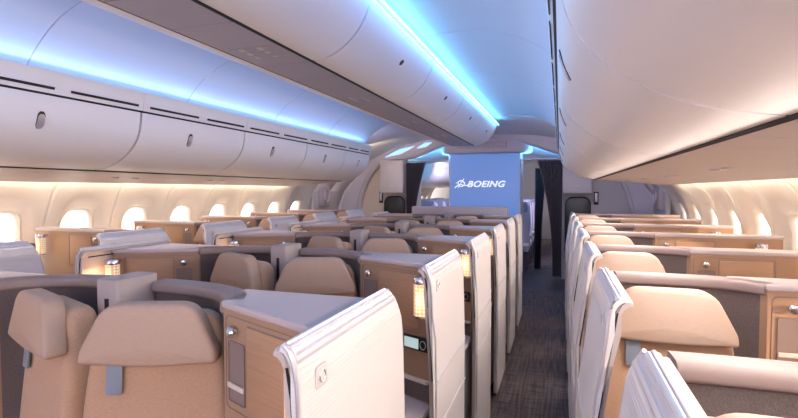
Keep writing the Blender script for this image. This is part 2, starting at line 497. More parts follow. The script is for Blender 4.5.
# LED coves
def led(name, label, x, z, w, y0, y1, m='led', tilt=0.0, cat='light strip'):
    bm = bmesh.new()
    c, q = math.cos(tilt), math.sin(tilt)
    sec = [(-w / 2, -0.003), (w / 2, -0.003), (w / 2, 0.003), (-w / 2, 0.003)]
    add_loft(bm, [[(a * c - b * q, y, a * q + b * c) for a, b in sec] for y in (y0, y1)])
    o = finish(name, bm, m, smooth=False); o.location = (x, 0, z)
    tag(o, label, cat); return o
led('led_strip', 'blue light strip along the top of the right overhead bins', 1.262, 2.085, 0.03, Y0 + .1, Y1 + .1, tilt=math.radians(30))
led('led_strip', 'blue light strip along the top of the left overhead bins', -1.262, 2.085, 0.03, Y0 + .1, Y1 + .1, tilt=math.radians(-30))
led('led_strip', 'bright white-blue line of light on the right upper edge of the centre bins', 0.470, 2.346, 0.016, Y0 + .1, YCB - .03, 'led_line', tilt=math.radians(-50))
led('led_strip', 'blue cove light hidden above the right edge of the centre bins', 0.425, 2.368, 0.03, Y0 + .1, YCB - .03, tilt=math.radians(-35))
led('led_strip', 'blue cove light above the left edge of the centre bins', -0.43, 2.362, 0.04, Y0 + .1, YCB - .03, tilt=math.radians(35))
led('wall_wash_strip', 'warm wash light strip under the left bins against the sidewall', -2.44, 1.556, 0.03, Y0 + .1, Y1 + 0.02, 'led_warm')
led('wall_wash_strip', 'warm wash light strip under the right bins against the sidewall', 2.44, 1.556, 0.03, Y0 + .1, Y1, 'led_warm')

# ------------------------------------------------------------------ outboard bins
DOOR = smooth_path([(1.234, 1.966), (1.245, 1.88), (1.272, 1.80), (1.335, 1.725), (1.43, 1.664), (1.53, 1.629), (1.634, 1.612)], 4)
HEAD = [(1.20, 2.085), (1.212, 2.03), (1.224, 1.975)]
BINS = {-1: [-3.0, -1.80, -0.75, 0.30, 1.35, 2.40, 3.45, 4.50, 5.45, Y1], 1: [-3.0, -2.06, -1.02, 0.01, 1.04, 2.07, 3.10, 4.13, 5.16, Y1]}
def outboard_bin(s, a, b):
    r = empty('overhead_bin', (s * 1.6, (a + b) / 2, 1.6))
    o = (-s * 1.6, -(a + b) / 2, -1.6)
    def f(x, y, z): return (s * x + o[0], y + o[1], z + o[2])
    # body
    poly = [(1.26, 2.06), (1.262, 1.93), (1.29, 1.81), (1.35, 1.74), (1.44, 1.68), (1.54, 1.645), (1.66, 1.625), (2.35, 1.63), (2.2, 2.0), (1.9, 2.2), (1.4, 2.15)]
    bm = bmesh.new(); add_loft(bm, [[f(p[0], y, p[1]) for p in poly] for y in (a + 0.001, b - 0.001)]); finish('bin_body', bm, 'dark', r)
    # door
    g = 0.008
    off = [(p[0] + 0.014, p[1] + 0.008) for p in DOOR]
    prof = DOOR + off[::-1]
    bm = bmesh.new(); add_loft(bm, [[f(p[0], y, p[1]) for p in prof] for y in (a + g, b - g)]); d = finish('bin_door', bm, 'bin', r)
    # header strip with vent slots
    hp = HEAD + [(1.245, 1.975), (1.25, 2.03), (1.235, 2.085)]
    bm = bmesh.new(); add_loft(bm, [[f(p[0], y, p[1]) for p in hp] for y in (a + 0.002, b - 0.002)]); h = finish('vent_header', bm, 'bin', r)
    bm = bmesh.new(); L = (b - a)
    for q in (0, 1):
        ya = a + 0.05 + q * L / 2; yb = a + L / 2 - 0.04 + q * L / 2
        add_loft(bm, [[f(x, y, z) for x, z in ((1.2135, 2.008), (1.2105, 2.008), (1.2125, 1.995), (1.217, 1.995))] for y in (ya, yb)])
    finish('vent_slot', bm, 'dark', h)
    bm = bmesh.new(); add_loft(bm, [[f(x, y, z) for x, z in ((1.630, 1.6085), (1.642, 1.6045), (1.646, 1.612), (1.634, 1.62))] for y in (a, b)]); finish('door_gap', bm, 'dark', r)
    bm = bmesh.new(); add_loft(bm, [[f(x, y, z) for x, z in ((1.2245, 1.976), (1.2335, 1.965), (1.245, 1.965), (1.24, 1.98))] for y in (a, b)]); finish('door_gap', bm, 'dark', r)
    # latch
    yl = a + 0.44
    def patch(z0, z1, w, th, name, mt):
        pr = [p for p in smooth_path(DOOR, 3) if z0 < p[1] < z1]
        n = len(pr); rings = []
        for i, p in enumerate(pr):
            k = w * math.sqrt(max(0.15, 1 - (2 * i / (n - 1) - 1) ** 4))
            rings.append([f(p[0] - th, yl - k, p[1]), f(p[0] - th, yl + k, p[1]), f(p[0] + 0.004, yl + k, p[1]), f(p[0] + 0.004, yl - k, p[1])])
        bm = bmesh.new(); add_loft(bm, rings); return finish(name, bm, mt, d)
    patch(1.79, 1.885, 0.020, 0.003, 'latch_recess', 'black')
    patch(1.79, 1.868, 0.018, 0.007, 'latch', 'trim')
    # service panel under the bin
    bm = bmesh.new()
    pp = [(1.641, 1.6035), (2.40, 1.543), (2.41, 1.56), (1.66, 1.625)]
    n = 4; w = (b - a) / n
    for k in range(n):
        add_loft(bm, [[f(p[0], y, p[1]) for p in pp] for y in (a + k * w + 0.002, a + (k + 1) * w - 0.002)])
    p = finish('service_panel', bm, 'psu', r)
    bm = bmesh.new(); add_loft(bm, [[f(x, y, z) for x, z in ((1.655, 1.606), (2.395, 1.55), (2.40, 1.552), (1.66, 1.612))] for y in (a, b)])
    finish('service_backing', bm, 'cubby', p)
    for q in (-0.09, 0.09):
        bm = bmesh.new()
        t = bmesh.new()
        add_lathe(bm, [(0.026, -0.006), (0.028, 0.0), (0.02, 0.006)], f(1.95, (a + b) / 2 + q, 1.577), 'z', 14)
        finish('reading_light', bm, 'trim', p)
    return r
for s, nm in ((-1, 'left'), (1, 'right')):
    BIN_Y = BINS[s]
    vis = [i for i in range(len(BIN_Y) - 1)]
    for i in vis:
        b = outboard_bin(s, BIN_Y[i], BIN_Y[i + 1])
        tag(b, 'pale overhead bin on the %s side, %s from the far end of the row' % (nm, ORD[len(BIN_Y) - 2 - i]), 'overhead bin', 'overhead bins on the %s side' % nm)
    # end cap of the bin row
    tag(prism('bin_end_cap', [(s * p[0], p[1]) for p in [(1.20, 2.085), (1.236, 1.955), (1.245, 1.88), (1.272, 1.80), (1.335, 1.725), (1.43, 1.664), (1.53, 1.629), (1.634, 1.612), (2.30, 1.558), (2.30, 1.65), (2.05, 1.95), (1.7, 2.1), (1.3, 2.12)]],
        Y1, Y1 + 0.03, 'bin', axis='y'), 'pale end cap closing the far end of the %s overhead bins' % nm, 'end cap')

# ------------------------------------------------------------------ centre bins
CDOOR = smooth_path([(0.150, 2.083), (0.22, 2.092), (0.30, 2.128), (0.37, 2.19), (0.415, 2.26), (0.445, 2.34)], 4)
CB_Y = [-3.0, -1.3, -0.2, 0.92, 2.05, 3.18, 4.30, 5.42, YCB]
def centre_bin(a, b, i):
    r = empty('centre_bin', (0, (a + b) / 2, 2.1))
    oy, oz = -(a + b) / 2, -2.1
    def f(x, y, z): return (x, y + oy, z + oz)
    half = [(0.135, 2.094), (0.22, 2.105), (0.29, 2.14), (0.355, 2.20), (0.40, 2.27), (0.41, 2.33)]
    poly = half + [(-x, z) for x, z in reversed(half)]
    bm = bmesh.new(); add_loft(bm, [[f(p[0], y, p[1]) for p in poly] for y in (a + .001, b - .001)]); finish('bin_body', bm, 'dark', r)
    for s in (-1, 1):
        prof = [(s * p[0], p[1]) for p in CDOOR] + [(s * (p[0] - 0.008), p[1] + 0.012) for p in reversed(CDOOR)]
        bm = bmesh.new(); add_loft(bm, [[f(p[0], y, p[1]) for p in prof] for y in (a + 0.006, b - 0.006)])
        d = finish('bin_door', bm, 'bin', r)
        bm = bmesh.new(); add_loft(bm, [[f(s * x, y, z) for x, z in (((0.139, 2.079), (0.153, 2.081), (0.154, 2.09), (0.14, 2.09)) if s > 0 else ((0.141, 2.080), (0.145, 2.080), (0.146, 2.09), (0.14, 2.09)))] for y in (a, b)]); finish('door_gap', bm, 'dark' if s > 0 else 'cubby', r)
        bm = bmesh.new(); add_lathe(bm, [(0.016, -0.004), (0.019, 0.0), (0.010, 0.004)], (0, 0, 0), 'z', 16)
        q = Matrix.Rotation(math.radians(-48 * s), 4, 'Y')
        for v in bm.verts: v.co = Vector(f(s * 0.385, (a + b) / 2 + 0.05, 2.208)) + (q @ v.co)
        finish('latch', bm, 'black', d)
    # service panel below
    bm = bmesh.new(); n = 4; w = (b - a) / n
    for k in range(n):
        y0, y1 = a + k * w + 0.003, a + (k + 1) * w - 0.003
        add_loft(bm, [[f(p[0], y, p[1]) for p in ((-0.142, 2.092), (-0.135, 2.080), (0.135, 2.080), (0.142, 2.092))] for y in (y0, y1)])
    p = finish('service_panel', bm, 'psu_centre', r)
    bm = bmesh.new()
    add_loft(bm, [[f(x, y, z) for x, z in ((-0.138, 2.086), (0.138, 2.086), (0.138, 2.094), (-0.138, 2.094))] for y in (a, b)])
    finish('service_backing', bm, 'cubby', p)
    for sx in (-1, 1):
        for q in (0.0, 0.055, 0.11):
            bm = bmesh.new(); add_lathe(bm, [(0.016, 0.006), (0.018, -0.002), (0.012, -0.006)], f(sx * 0.045, a + 0.97 + q - 0.10, 2.080), 'z', 14)
            finish('reading_light' if q else 'air_nozzle', bm, 'trim', p)
    return r
for i in range(len(CB_Y) - 1):
    b = centre_bin(CB_Y[i], CB_Y[i + 1], i)
    tag(b, 'pale centre overhead bin with dark round latch, %s from the far end' % ORD[len(CB_Y) - 2 - i], 'overhead bin', 'centre overhead bins')

# ------------------------------------------------------------------ suite parts (prototypes at the origin; u runs inward from the aisle)
def make_panel(m, length=0.58, lean=0.02, cw=0.030):
    """privacy panel, aisle face at u=0, near end y=0"""
    r = empty('privacy_panel')
    def L(z): return -lean * min(1.0, max(0.0, (1.12 - z) / 0.32))
    def y_near(z, y_in, nstep):
        if z > 1.04: return y_in
        if z < 0.95: return y_in + nstep
        return y_in + nstep * (1.04 - z) / 0.09
    def layer(u0, th, y_in, dz, name, mt, flutes, nstep=0.035):
        face = [(0.0, z) for z in (0.03, 0.40, 0.80, 0.95, 1.04, 1.12)]
        cap = []
        for k in range(7):
            a = math.pi / 2 * k / 6
            cap.append((cw * (1 - math.cos(a)), 1.12 + (PTOP - 1.12 + dz) * math.sin(a) ** 0.9))
        top_u = cap[-1][0]
        outer = face + cap
        inner = [(max(u + th * 0.8, top_u * 0.4 + th * 0.5) if z > 1.1 else u + th, min(z - (0.010 if z > 1.12 else 0), PTOP + dz - 0.010)) for u, z in reversed(outer)]
        prof = outer + [(top_u + th * 0.6, PTOP + dz - 0.003)] + inner
        def y_far(z):
            if z > 1.06: return length - 0.07 * ((z - 1.06) / (PTOP - 1.06)) ** 2.4
            return length
        rings = []
        ts = [0, 0.006 / length, 0.02 / length, 0.15, 0.4, 0.7, 1 - 0.02 / length, 1 - 0.006 / length, 1]
        for ti, t in enumerate(ts):
            e = 0.004 if ti in (0, len(ts) - 1) else 0.0
            ring = []
            for (u, z) in prof:
                uu = u0 + u + L(z) + (e if u < 0.012 else 0); zz = z - (e if z > PTOP - 0.05 else 0)
                yn = y_near(z, y_in, nstep)
                ring.append((m * uu, yn + (y_far(z) - yn) * t, zz))
            rings.append(ring)
        bm = bmesh.new(); add_loft(bm, rings)
        return finish(name, bm, mt, r, smooth=False)
    layer(0.0, 0.011, 0.0, 0.0, 'outer_panel', 'flute', True)
    layer(0.017, 0.008, 0.004, -0.010, 'inner_door', 'gold', False)
    # ribbed satin strip over the top of the panel
    bm = bmesh.new(); n = 16; prof = []
    for k in range(n + 1):
        a = math.radians(38) + (math.pi / 2 - math.radians(38)) * k / n
        h = 0.0026 if k % 4 in (1, 2, 3) else 0.0006
        u, z = cw * (1 - math.cos(a)), 1.12 + (PTOP - 1.12) * math.sin(a) ** 0.9
        prof.append((u - h * math.cos(a) * 0.6, z + h * math.sin(a)))
    low = [(u + 0.003, z - 0.005) for u, z in reversed(prof)]
    full = prof + low
    def yf(z): return length - 0.07 * min(1.0, max(0.0, (z - 1.06) / (PTOP - 1.06))) ** 2.4 - 0.004
    add_loft(bm, [[(m * u, 0.004, z) for u, z in full], [(m * u, yf(z), z) for u, z in full]])
    finish('ribbed_cap', bm, 'cap', r, smooth=False)
    bm = bmesh.new(); add_loft(bm, [[(m * (u + L(z)), y, z) for u, z in [(0.010, 0.80), (0.021, 0.80), (0.021, 1.10), (0.036, 1.185), (0.028, 1.185), (0.010, 1.10)]] for y in (0.037, length - 0.075)])
    finish('gap_shade', bm, 'black', r)  # dark sheet standing in for the shade between the panel layers
    bm = bmesh.new(); add_loft(bm, [[(m * (u + L(z)), y, z) for u, z in [(0.0115, 1.07), (0.0195, 1.07), (0.0215, 1.12), (0.030, 1.175), (0.026, 1.175), (0.013, 1.12)]] for y in (0.003, 0.05)])
    finish('gap_shade', bm, 'black', r)
    bm = bmesh.new()
    tp = [(0.300, 0.035), (0.80, 0.035), (0.95, 0.035), (1.04, 0.0), (1.12, 0.0)]
    pts = [(m * (0.004 + L(z)), y, z) for z, y in tp] + [(m * (0.004 + u), 0.0, z) for u, z in ((0.002, 1.15), (0.008, 1.185), (0.017, 1.207), (0.026, PTOP - 0.003))]
    add_tube(bm, pts, 0.0042, 8)
    finish('edge_trim', bm, 'trim', r)
    bm = bmesh.new()
    pts = [(m * (0.004 + L(z)), length, z) for z in (0.30, 0.80, 0.95, 1.04, 1.08)] + [(m * 0.004, length - 0.012, 1.13), (m * 0.012, length - 0.035, 1.18), (m * 0.024, length - 0.066, PTOP - 0.003)]
    add_tube(bm, pts, 0.004, 8)
    finish('edge_trim', bm, 'trim', r)
    for z in (0.80, 0.62):
        bm = bmesh.new(); add_loft(bm, [[(m * (u - lean), y, zz) for u, zz in ((-0.004, z), (0.004, z - 0.004), (0.004, z + 0.004))] for y in (0.04, length - 0.002)])
        finish('seam_trim', bm, 'trim', r)
    bm = bmesh.new()
    o = rounded([(0.055, 1.118), (0.10, 1.118), (0.10, 1.160), (0.055, 1.160)], 0.010, 4)
    add_loft(bm, [[(m * (0.001), p[0], p[1]) for p in o], [(m * -0.0015, p[0], p[1]) for p in o], [(m * -0.0025, p[0], p[1]) for p in offset_poly(o, 0.002)]])
    bd = finish('badge', bm, 'badge', r)
    bm = bmesh.new()
    cc = [(m * -0.003, 0.0775 + 0.011 * math.cos(a * math.pi / 8), 1.139 + 0.011 * math.sin(a * math.pi / 8)) for a in range(16)]
    add_tube(bm, cc, 0.0013, 6, closed=True); finish('badge_ring', bm, 'metal', bd)
    return r

def face_frame(m, P0, P1):
    """P0 = seat-side end, P1 = other end of the console face (u,y). returns F(s, out, z)"""
    a = Vector(P0); b = Vector(P1); e = (b - a).normalized(); n = Vector((-e.y, e.x))
    if n.y > 0: n = -n
    def F(p):
        q = a + e * p[0] + n * p[1]
        return Vector((m * q.x, q.y, p[2]))
    return F, (b - a).length

def console_details(F, L, parent):
    """door, knob, cubby on the face. s from the seat side"""
    s0, s1 = 0.012, 0.345
    bm = bmesh.new()
    outl = rounded([(s0, 0.925), (s1, 0.925), (s1, 1.163), (s0, 1.163)], 0.018, 4)
    add_tube(bm, [F((p[0], 0.0005, p[1])) for p in outl], 0.0015, 6, closed=True)
    finish('border_groove', bm, 'cubby', parent)
    bm = bmesh.new()
    prof = [(0.008, 0), (0.008, 0.010), (0.0145, 0.013), (0.0155, 0.018), (0.012, 0.024), (0.004, 0.026)]
    rings = [[tuple(F((0.062 + rr * math.cos(2 * math.pi * k / 20), h, 1.130 + rr * math.sin(2 * math.pi * k / 20)))) for k in range(20)] for rr, h in prof]
    add_loft(bm, rings); finish('coat_knob', bm, 'metal', parent)
    cs0, cs1, cz0, cz1 = 0.026, 0.104, 0.945, 1.102
    o = rounded([(cs0, cz0), (cs1, cz0), (cs1, cz1), (cs0, cz1)], 0.008, 4)
    bm = bmesh.new()
    inn = offset_poly(o, 0.003)
    add_loft(bm, [[tuple(F((p[0], q, p[1]))) for p in w] for w, q in ((o, 0.001), (o, 0.004), (inn, 0.004), (inn, 0.0012))], cap=True)
    cb = finish('cubby', bm, 'cubby', parent)
    bm = bmesh.new(); add_box(bm, (cs0 + 0.002, 0.002, 0.982), (cs1 - 0.002, 0.008, 0.996), 0.002, 2, F); finish('cubby_lip', bm, 'cubby_lip', cb)
    d0, d1 = 0.118, s1 - 0.012
    bm = bmesh.new(); add_box(bm, (d0 - 0.0022, -0.002, 0.938), (d1 + 0.0022, 0.0012, 1.1525), 0, 1, F); finish('door_groove', bm, 'cubby', parent)
    bm = bmesh.new(); add_box(bm, (d0, 0.0, 0.940), (d1, 0.005, 1.150), 0.0015, 2, F); finish('door', bm, 'wood', parent)

def make_shell(m, kind):
    r = empty('suite_shell')
    if kind == 'centre':
        P0, P1 = (0.405, 0.32), (0.048, 0.161)
        foot = [P1, P0, (0.415, 0.38), (0.44, 0.44), (0.44, 0.465), (0.048, 0.465)]
        path = [(0.785, 0.475), (0.68, 0.472), (0.58, 0.455), (0.49, 0.42), (0.435, 0.375), (0.408, 0.325)]
    else:
        P0, P1 = (0.485, 0.42), (1.19, 0.44)
        foot = [P0, P1, (1.19, 0.56), (0.42, 0.56), (0.43, 0.50), (0.46, 0.46)]
        path = [(0.075, 0.505), (0.20, 0.508), (0.34, 0.503), (0.405, 0.485), (0.45, 0.455), (0.482, 0.425)]
    sp = [(m * p[0], p[1]) for p in smooth_path(path, 5)]
    d = Vector(sp[3]) - Vector(sp[0]); nn = Vector((-d.y, d.x)); sg = 1 if nn.y > 0 else -1
    bm = bmesh.new()
    add_ribbon(bm, sp, [(sg * 0.004, 0.06), (sg * 0.034, 0.06), (sg * 0.034, TOP - 0.02), (sg * 0.004, TOP - 0.02)])
    finish('lining', bm, 'shell_fabric', r)
    sec = rounded([(-0.010, TOP - 0.034), (0.062, TOP - 0.034), (0.062, TOP), (-0.010, TOP)], [0.010, 0.006, 0.012, 0.014], 4)
    bm = bmesh.new(); add_ribbon(bm, sp, [(sg * a, b) for a, b in sec]); finish('rim', bm, 'rim', r)
    fm = [(m * p[0], p[1]) for p in foot]
    bm = bmesh.new(); add_prism(bm, fm, 0.04, TOP - 0.018); c = finish('console', bm, 'cframe', r, ang=25)
    big = offset_poly(fm, -0.004)
    bm = bmesh.new(); add_prism(bm, big, TOP - 0.020, TOP, bev=0.006, seg=3); finish('console_top', bm, 'ctop', r)
    F, L = face_frame(m, P0, P1)
    console_details(F, L, c)
    if kind == 'centre':
        a0, a1 = L - 0.24, L - 0.008
        bm = bmesh.new(); add_box(bm, (a0, -0.002, 0.856), (a1, 0.0135, 0.912), 0.006, 2, F); cbx = finish('control_bar', bm, 'black', c)
        bm = bmesh.new(); add_box(bm, (a0 + 0.118, 0.0137, 0.864), (a1 - 0.042, 0.0150, 0.904), 0.0, 2, F); finish('screen', bm, 'display', cbx)
        bm = bmesh.new()
        cc = [F((a1 - 0.020 + 0.014 * math.cos(q * math.pi / 8), 0.0140, 0.884 + 0.016 * math.sin(q * math.pi / 8))) for q in range(16)]
        add_tube(bm, cc, 0.0015, 6, closed=True); finish('control_dial', bm, 'trim', cbx)
        bm = bmesh.new(); add_box(bm, (0.02, 0.0, 0.735), (L - 0.004, 0.02, 0.748), 0.003, 2, F); finish('ledge', bm, 'cubby_lip', c)
        bm = bmesh.new(); add_box(bm, (0.02, -0.001, 0.665), (L - 0.004, 0.003, 0.735), 0, 2, F); finish('recess', bm, 'shell_fabric', c)
        bm = bmesh.new(); add_prism(bm, rounded([(m * 0.045, -0.02), (m * 0.045, 0.155), (m * 0.37, 0.30), (m * 0.35, 0.15), (m * 0.28, 0.0)], 0.03, 3), 0.635, 0.665, bev=0.008); finish('shelf', bm, 'shelf', r)
        bm = bmesh.new(); add_prism(bm, [(m * 0.052, -0.005), (m * 0.052, 0.16), (m * 0.35, 0.29), (m * 0.32, 0.15), (m * 0.26, 0.01)], 0.04, 0.635); finish('stowage_box', bm, 'shell_fabric', r)
        box('footwell', (min(m * 0.08, m * 0.36), 0.466, 0.04), (max(m * 0.08, m * 0.36), 0.56, 0.62), 'shell_fabric', r, 0.01)
    else:
        bm = bmesh.new(); add_prism(bm, [(m * 0.44, 0.0), (m * 0.44, 0.42), (m * 1.12, 0.437), (m * 1.12, 0.0)], 0.60, 0.64, bev=0.006); finish('shelf', bm, 'shelf', r)
        bm = bmesh.new(); add_prism(bm, [(m * 0.45, 0.02), (m * 0.45, 0.42), (m * 1.11, 0.437), (m * 1.11, 0.02)], 0.04, 0.60); finish('stowage_box', bm, 'cframe', r)
    return r

def make_seat(w=0.36):
    """seat centred on x=0, facing -y"""
    r = empty('reclining_chair')
    rake = 0.10
    def tilt(p): return (p[0], p[1] + (p[2] - 1.1) * rake, p[2])
    hw = w / 2; bw = hw + 0.022
    o = rounded([(-bw, 0.42), (bw, 0.42), (bw, 0.90), (hw * 0.90, 1.15), (-hw * 0.90, 1.15), (-bw, 0.90)], [0.02, 0.02, 0.20, 0.06, 0.06, 0.20], 6)
    bm = bmesh.new(); add_pillow(bm, o, -0.030, 0.055, 0.028, tilt, crown=0.008); finish('backrest', bm, 'fabric_low', r)
    hh = hw
    o = rounded([(-hh, 1.034), (0, 1.024), (hh, 1.034), (hh * 1.0, 1.062), (hh * 0.66, 1.186), (-hh * 0.66, 1.186), (-hh * 1.0, 1.062)], [0.010, 0.12, 0.010, 0.022, 0.045, 0.045, 0.022], 6)
    bm = bmesh.new(); add_pillow(bm, o, -0.082, -0.022, 0.014, tilt, crown=0.006); finish('headrest', bm, 'leather', r)
    bm = bmesh.new(); add_box(bm, (-0.116, -0.050, 0.948), (-0.074, -0.043, 1.05), 0.002, 2, tilt); finish('strap', bm, 'strap', r)
    o = rounded([(-hw, -0.50), (hw, -0.50), (hw, -0.07), (-hw, -0.07)], 0.05, 5)
    bm = bmesh.new(); add_prism(bm, o, 0.34, 0.47, bev=0.03, seg=4); finish('cushion', bm, 'fabric', r)
    box('seat_base', (-hw + 0.02, -0.44, 0.0), (hw - 0.02, -0.02, 0.345), 'shell_fabric', r, 0.01)
    return r

def make_lamp():
    """small reading lamp: perforated glowing shade under a metal cap"""
    r = empty('reading_lamp')
    bm = bmesh.new(); add_lathe(bm, [(0.028, -0.135), (0.031, -0.132), (0.031, -0.008), (0.028, -0.004)], (0, 0, 0), 'z', 24); finish('lamp_shade', bm, 'lamp', r)
    bm = bmesh.new(); add_lathe(bm, [(0.032, -0.012), (0.033, 0.004), (0.029, 0.012), (0.010, 0.015)], (0, 0, 0), 'z', 24); finish('cap', bm, 'metal', r)
    bm = bmesh.new(); add_lathe(bm, [(0.032, -0.139), (0.032, -0.131)], (0, 0, 0), 'z', 24); finish('base_ring', bm, 'metal', r)
    bm = bmesh.new(); add_tube(bm, [(0, 0.0, 0.006), (0, 0.03, 0.006), (0, 0.055, 0.0)], 0.006, 8); finish('bracket', bm, 'metal', r)
    l = bpy.data.lights.new('lamp_glow', 'POINT'); l.energy = 0.38; l.color = (1.0, 0.62, 0.32); l.shadow_soft_size = 0.03
    lo = bpy.data.objects.new('lamp_glow', l); COL.objects.link(lo); lo.parent = r; lo.location = (0, -0.06, -0.07)
    return r

def make_pillar():
    r = empty('divider_post')
    bm = bmesh.new()
    o = rounded([(-0.041, 0.35), (0.041, 0.35), (0.041, 0.50), (-0.041, 0.50)], 0.008, 3)
    add_prism(bm, o, 0.0, 1.221, bev=0.006); finish('post', bm, 'post', r)
    box('slot', (-0.007, 0.3475, 1.02), (0.007, 0.352, 1.165), 'black', r)
    return r

NROW = 7
columns = [
    ('right aisle side of the centre block', 'centre-right', 'centre', -1, CX_EDGE, NC, PC),
    ('left aisle side of the centre block', 'centre-left', 'centre', 1, -CX_EDGE, NC, PC),
    ('right windows', 'right window', 'window', 1, WX_EDGE, NW, PW),
    ('left windows', 'left window', 'window', -1, -WX_EDGE, NW, PW),
]
seatp = make_seat(0.352)
first_seat = True
lampp = make_lamp(); first_lamp = True
for desc, short, kind, m, xe, n0, p0 in columns:
    panp = make_panel(m, 0.57, 0.008, 0.031) if kind == 'centre' else make_panel(m, 0.55, 0.04, 0.040)
    shp = make_shell(m, kind)
    for k in range(6 if kind == 'centre' else NROW):
        y = n0 + p0 * k
        pan = panp if k == 0 else copy_tree(panp)
        pan.location = (xe, y, 0)
        tag(pan, 'fluted pale privacy panel of the %s suite, %s in that column from the camera' % (short, ORD[k]), 'privacy panel', 'privacy panels of the suites')
        sh = shp if k == 0 else copy_tree(shp)
        sh.location = (xe, y, 0)
        tag(sh, 'tan console and shell of the %s suite, %s in its column from the camera' % (short, ORD[k]), 'suite shell', 'suite shells')
        se = seatp if first_seat else copy_tree(seatp); first_seat = False
        su = (0.615 if m < 0 else 0.675) if kind == 'centre' else 0.20
        sy = 0.325 if kind == 'centre' else 0.37
        se.location = (xe + m * su, y + sy, 0)
        rz = 0
        if kind == 'centre': rz = math.radians(20 if m < 0 else 21) * (-m)
        se.rotation_euler = (0, 0, rz)
        tag(se, 'beige %s seat with trapezoid headrest, %s in that column from the camera' % (short, ORD[k]), 'seat', 'beige suite seats')
        if kind == 'centre' or True:
            la = lampp if first_lamp else copy_tree(lampp); first_lamp = False
            if kind == 'centre': la.location = (xe + m * 0.074, y + 0.128, 1.142)
            else: la.location = (xe + m * 1.06, y + 0.385, 1.142)
            tag(la, 'glowing mesh reading lamp in the %s suite, %s in that column from the camera' % (short, ORD[k]), 'lamp', 'reading lamps of the suites')
pp = make_pillar()
for k in range(6):
    o = pp if k == 0 else copy_tree(pp)
    o.location = (0, NC + PC * k, 0)
    tag(o, 'greige divider post with black slot between the centre seats, %s from the camera' % ORD[k], 'divider post', 'divider posts between the centre seats')

# low pale ledge behind the last centre row
tag(box('partition_ledge', (-0.72, 6.52, 0.0), (0.60, 6.66, 1.26), 'ctop', bev=0.02, seg=3), 'long pale partition with rounded top behind the last centre row', 'partition')

# ------------------------------------------------------------------ arch and vestibule
inner = [(2.32, 0.0), (2.32, 0.6), (2.31, 1.14), (2.2, 1.53), (1.98, 1.87), (1.68, 2.01), (1.36, 2.04), (1.16, 2.08), (1.0, 2.14), (0.82, 2.21), (0.5, 2.31), (0.0, 2.37)]
outer = [(2.66, 0.0), (2.70, 0.6), (2.74, 1.14), (2.68, 1.6), (2.5, 2.0), (2.2, 2.25), (1.8, 2.4), (1.5, 2.45), (1.2, 2.5), (0.9, 2.5), (0.55, 2.5), (0.0, 2.5)]
inner = smooth_path(inner, 4); outer = smooth_path(outer, 4)
inn = inner + [(-x, z) for x, z in reversed(inner[:-1])]
out = outer + [(-x, z) for x, z in reversed(outer[:-1])]
bm = bmesh.new()
rings = []
for y, w in ((YARCH + 0.16, 'o'), (YARCH + 0.16, 'i'), (YARCH + 0.14, 'i2'), (YARCH + 0.04, 'i2'), (YARCH, 'i3'), (YARCH - 0.0, 'o')):
    if w == 'o': rr = out
    elif w == 'i': rr = [(a[0] + (b[0] - a[0]) * 0.02, a[1] + (b[1] - a[1]) * 0.02) for a, b in zip(inn, out)]
    elif w == 'i2': rr = inn
    else: rr = [(a[0] + (b[0] - a[0]) * 0.09, a[1] + (b[1] - a[1]) * 0.09) for a, b in zip(inn, out)]
    rings.append([(p[0], y, p[1]) for p in rr])
add_loft(bm, rings, closed=False)
tag(finish('wall_arch', bm, 'arch', ang=50), kind='structure')
bm = bmesh.new()
add_tube(bm, [(p[0], YARCH - 0.003, p[1]) for p in [(a[0] + (b[0] - a[0]) * 0.10, a[1] + (b[1] - a[1]) * 0.10) for a, b in zip(inn, out)]], 0.008, 6)
tag(finish('trim_arch', bm, 'bulk'), kind='structure')

# blue light panels set into the arch, upper left and right
def quad_panel(name, pts, label):
    r = empty(name, (0, 0, 0))
    bm = bmesh.new(); o = rounded(pts, 0.02, 3)
    add_loft(bm, [[(p[0], YARCH - 0.002, p[1]) for p in o], [(p[0], YARCH - 0.014, p[1]) for p in offset_poly(o, 0.003)]])
    finish('diffuser', bm, 'led_panel', r)
    bm = bmesh.new(); add_tube(bm, [(p[0], YARCH - 0.006, p[1]) for p in offset_poly(o, -0.006)], 0.008, 6, closed=True); finish('frame', bm, 'bin', r)
    tag(r, label, 'ceiling light')
for s, nm in ((-1, 'left'),):
    quad_panel('ceiling_light', [(s * 1.78, 2.09), (s * 1.50, 2.22), (s * 1.22, 2.27), (s * 1.48, 2.14)], 'blue-white lit panel set low in the %s shoulder of the arch' % nm)
    quad_panel('ceiling_light', [(s * 1.18, 2.23), (s * 1.04, 2.32), (s * 0.90, 2.33), (s * 1.02, 2.25)], 'blue-white lit panel set high in the %s shoulder of the arch, nearer the middle' % nm)

# vestibule ceiling: curved panels, blue from the added doorway fill
bm = bmesh.new()
vp = smooth_path([(-2.6, 1.75), (-2.2, 2.02), (-1.6, 2.20), (-0.9, 2.33), (0, 2.38), (0.9, 2.33), (1.6, 2.20), (2.2, 2.02), (2.6, 1.75)], 5)
add_loft(bm, [[(p[0], y, p[1] + dz) for p in vp] for y, dz in ((YARCH + 0.1, -0.04), (8.9, -0.10), (9.3, -0.18), (9.60, -0.25))], closed=False)
o = finish('ceiling_vestibule', bm, 'ceiling'); tag(o, kind='structure')
md = o.modifiers.new('thick', 'SOLIDIFY'); md.thickness = 0.02; md.offset = 1
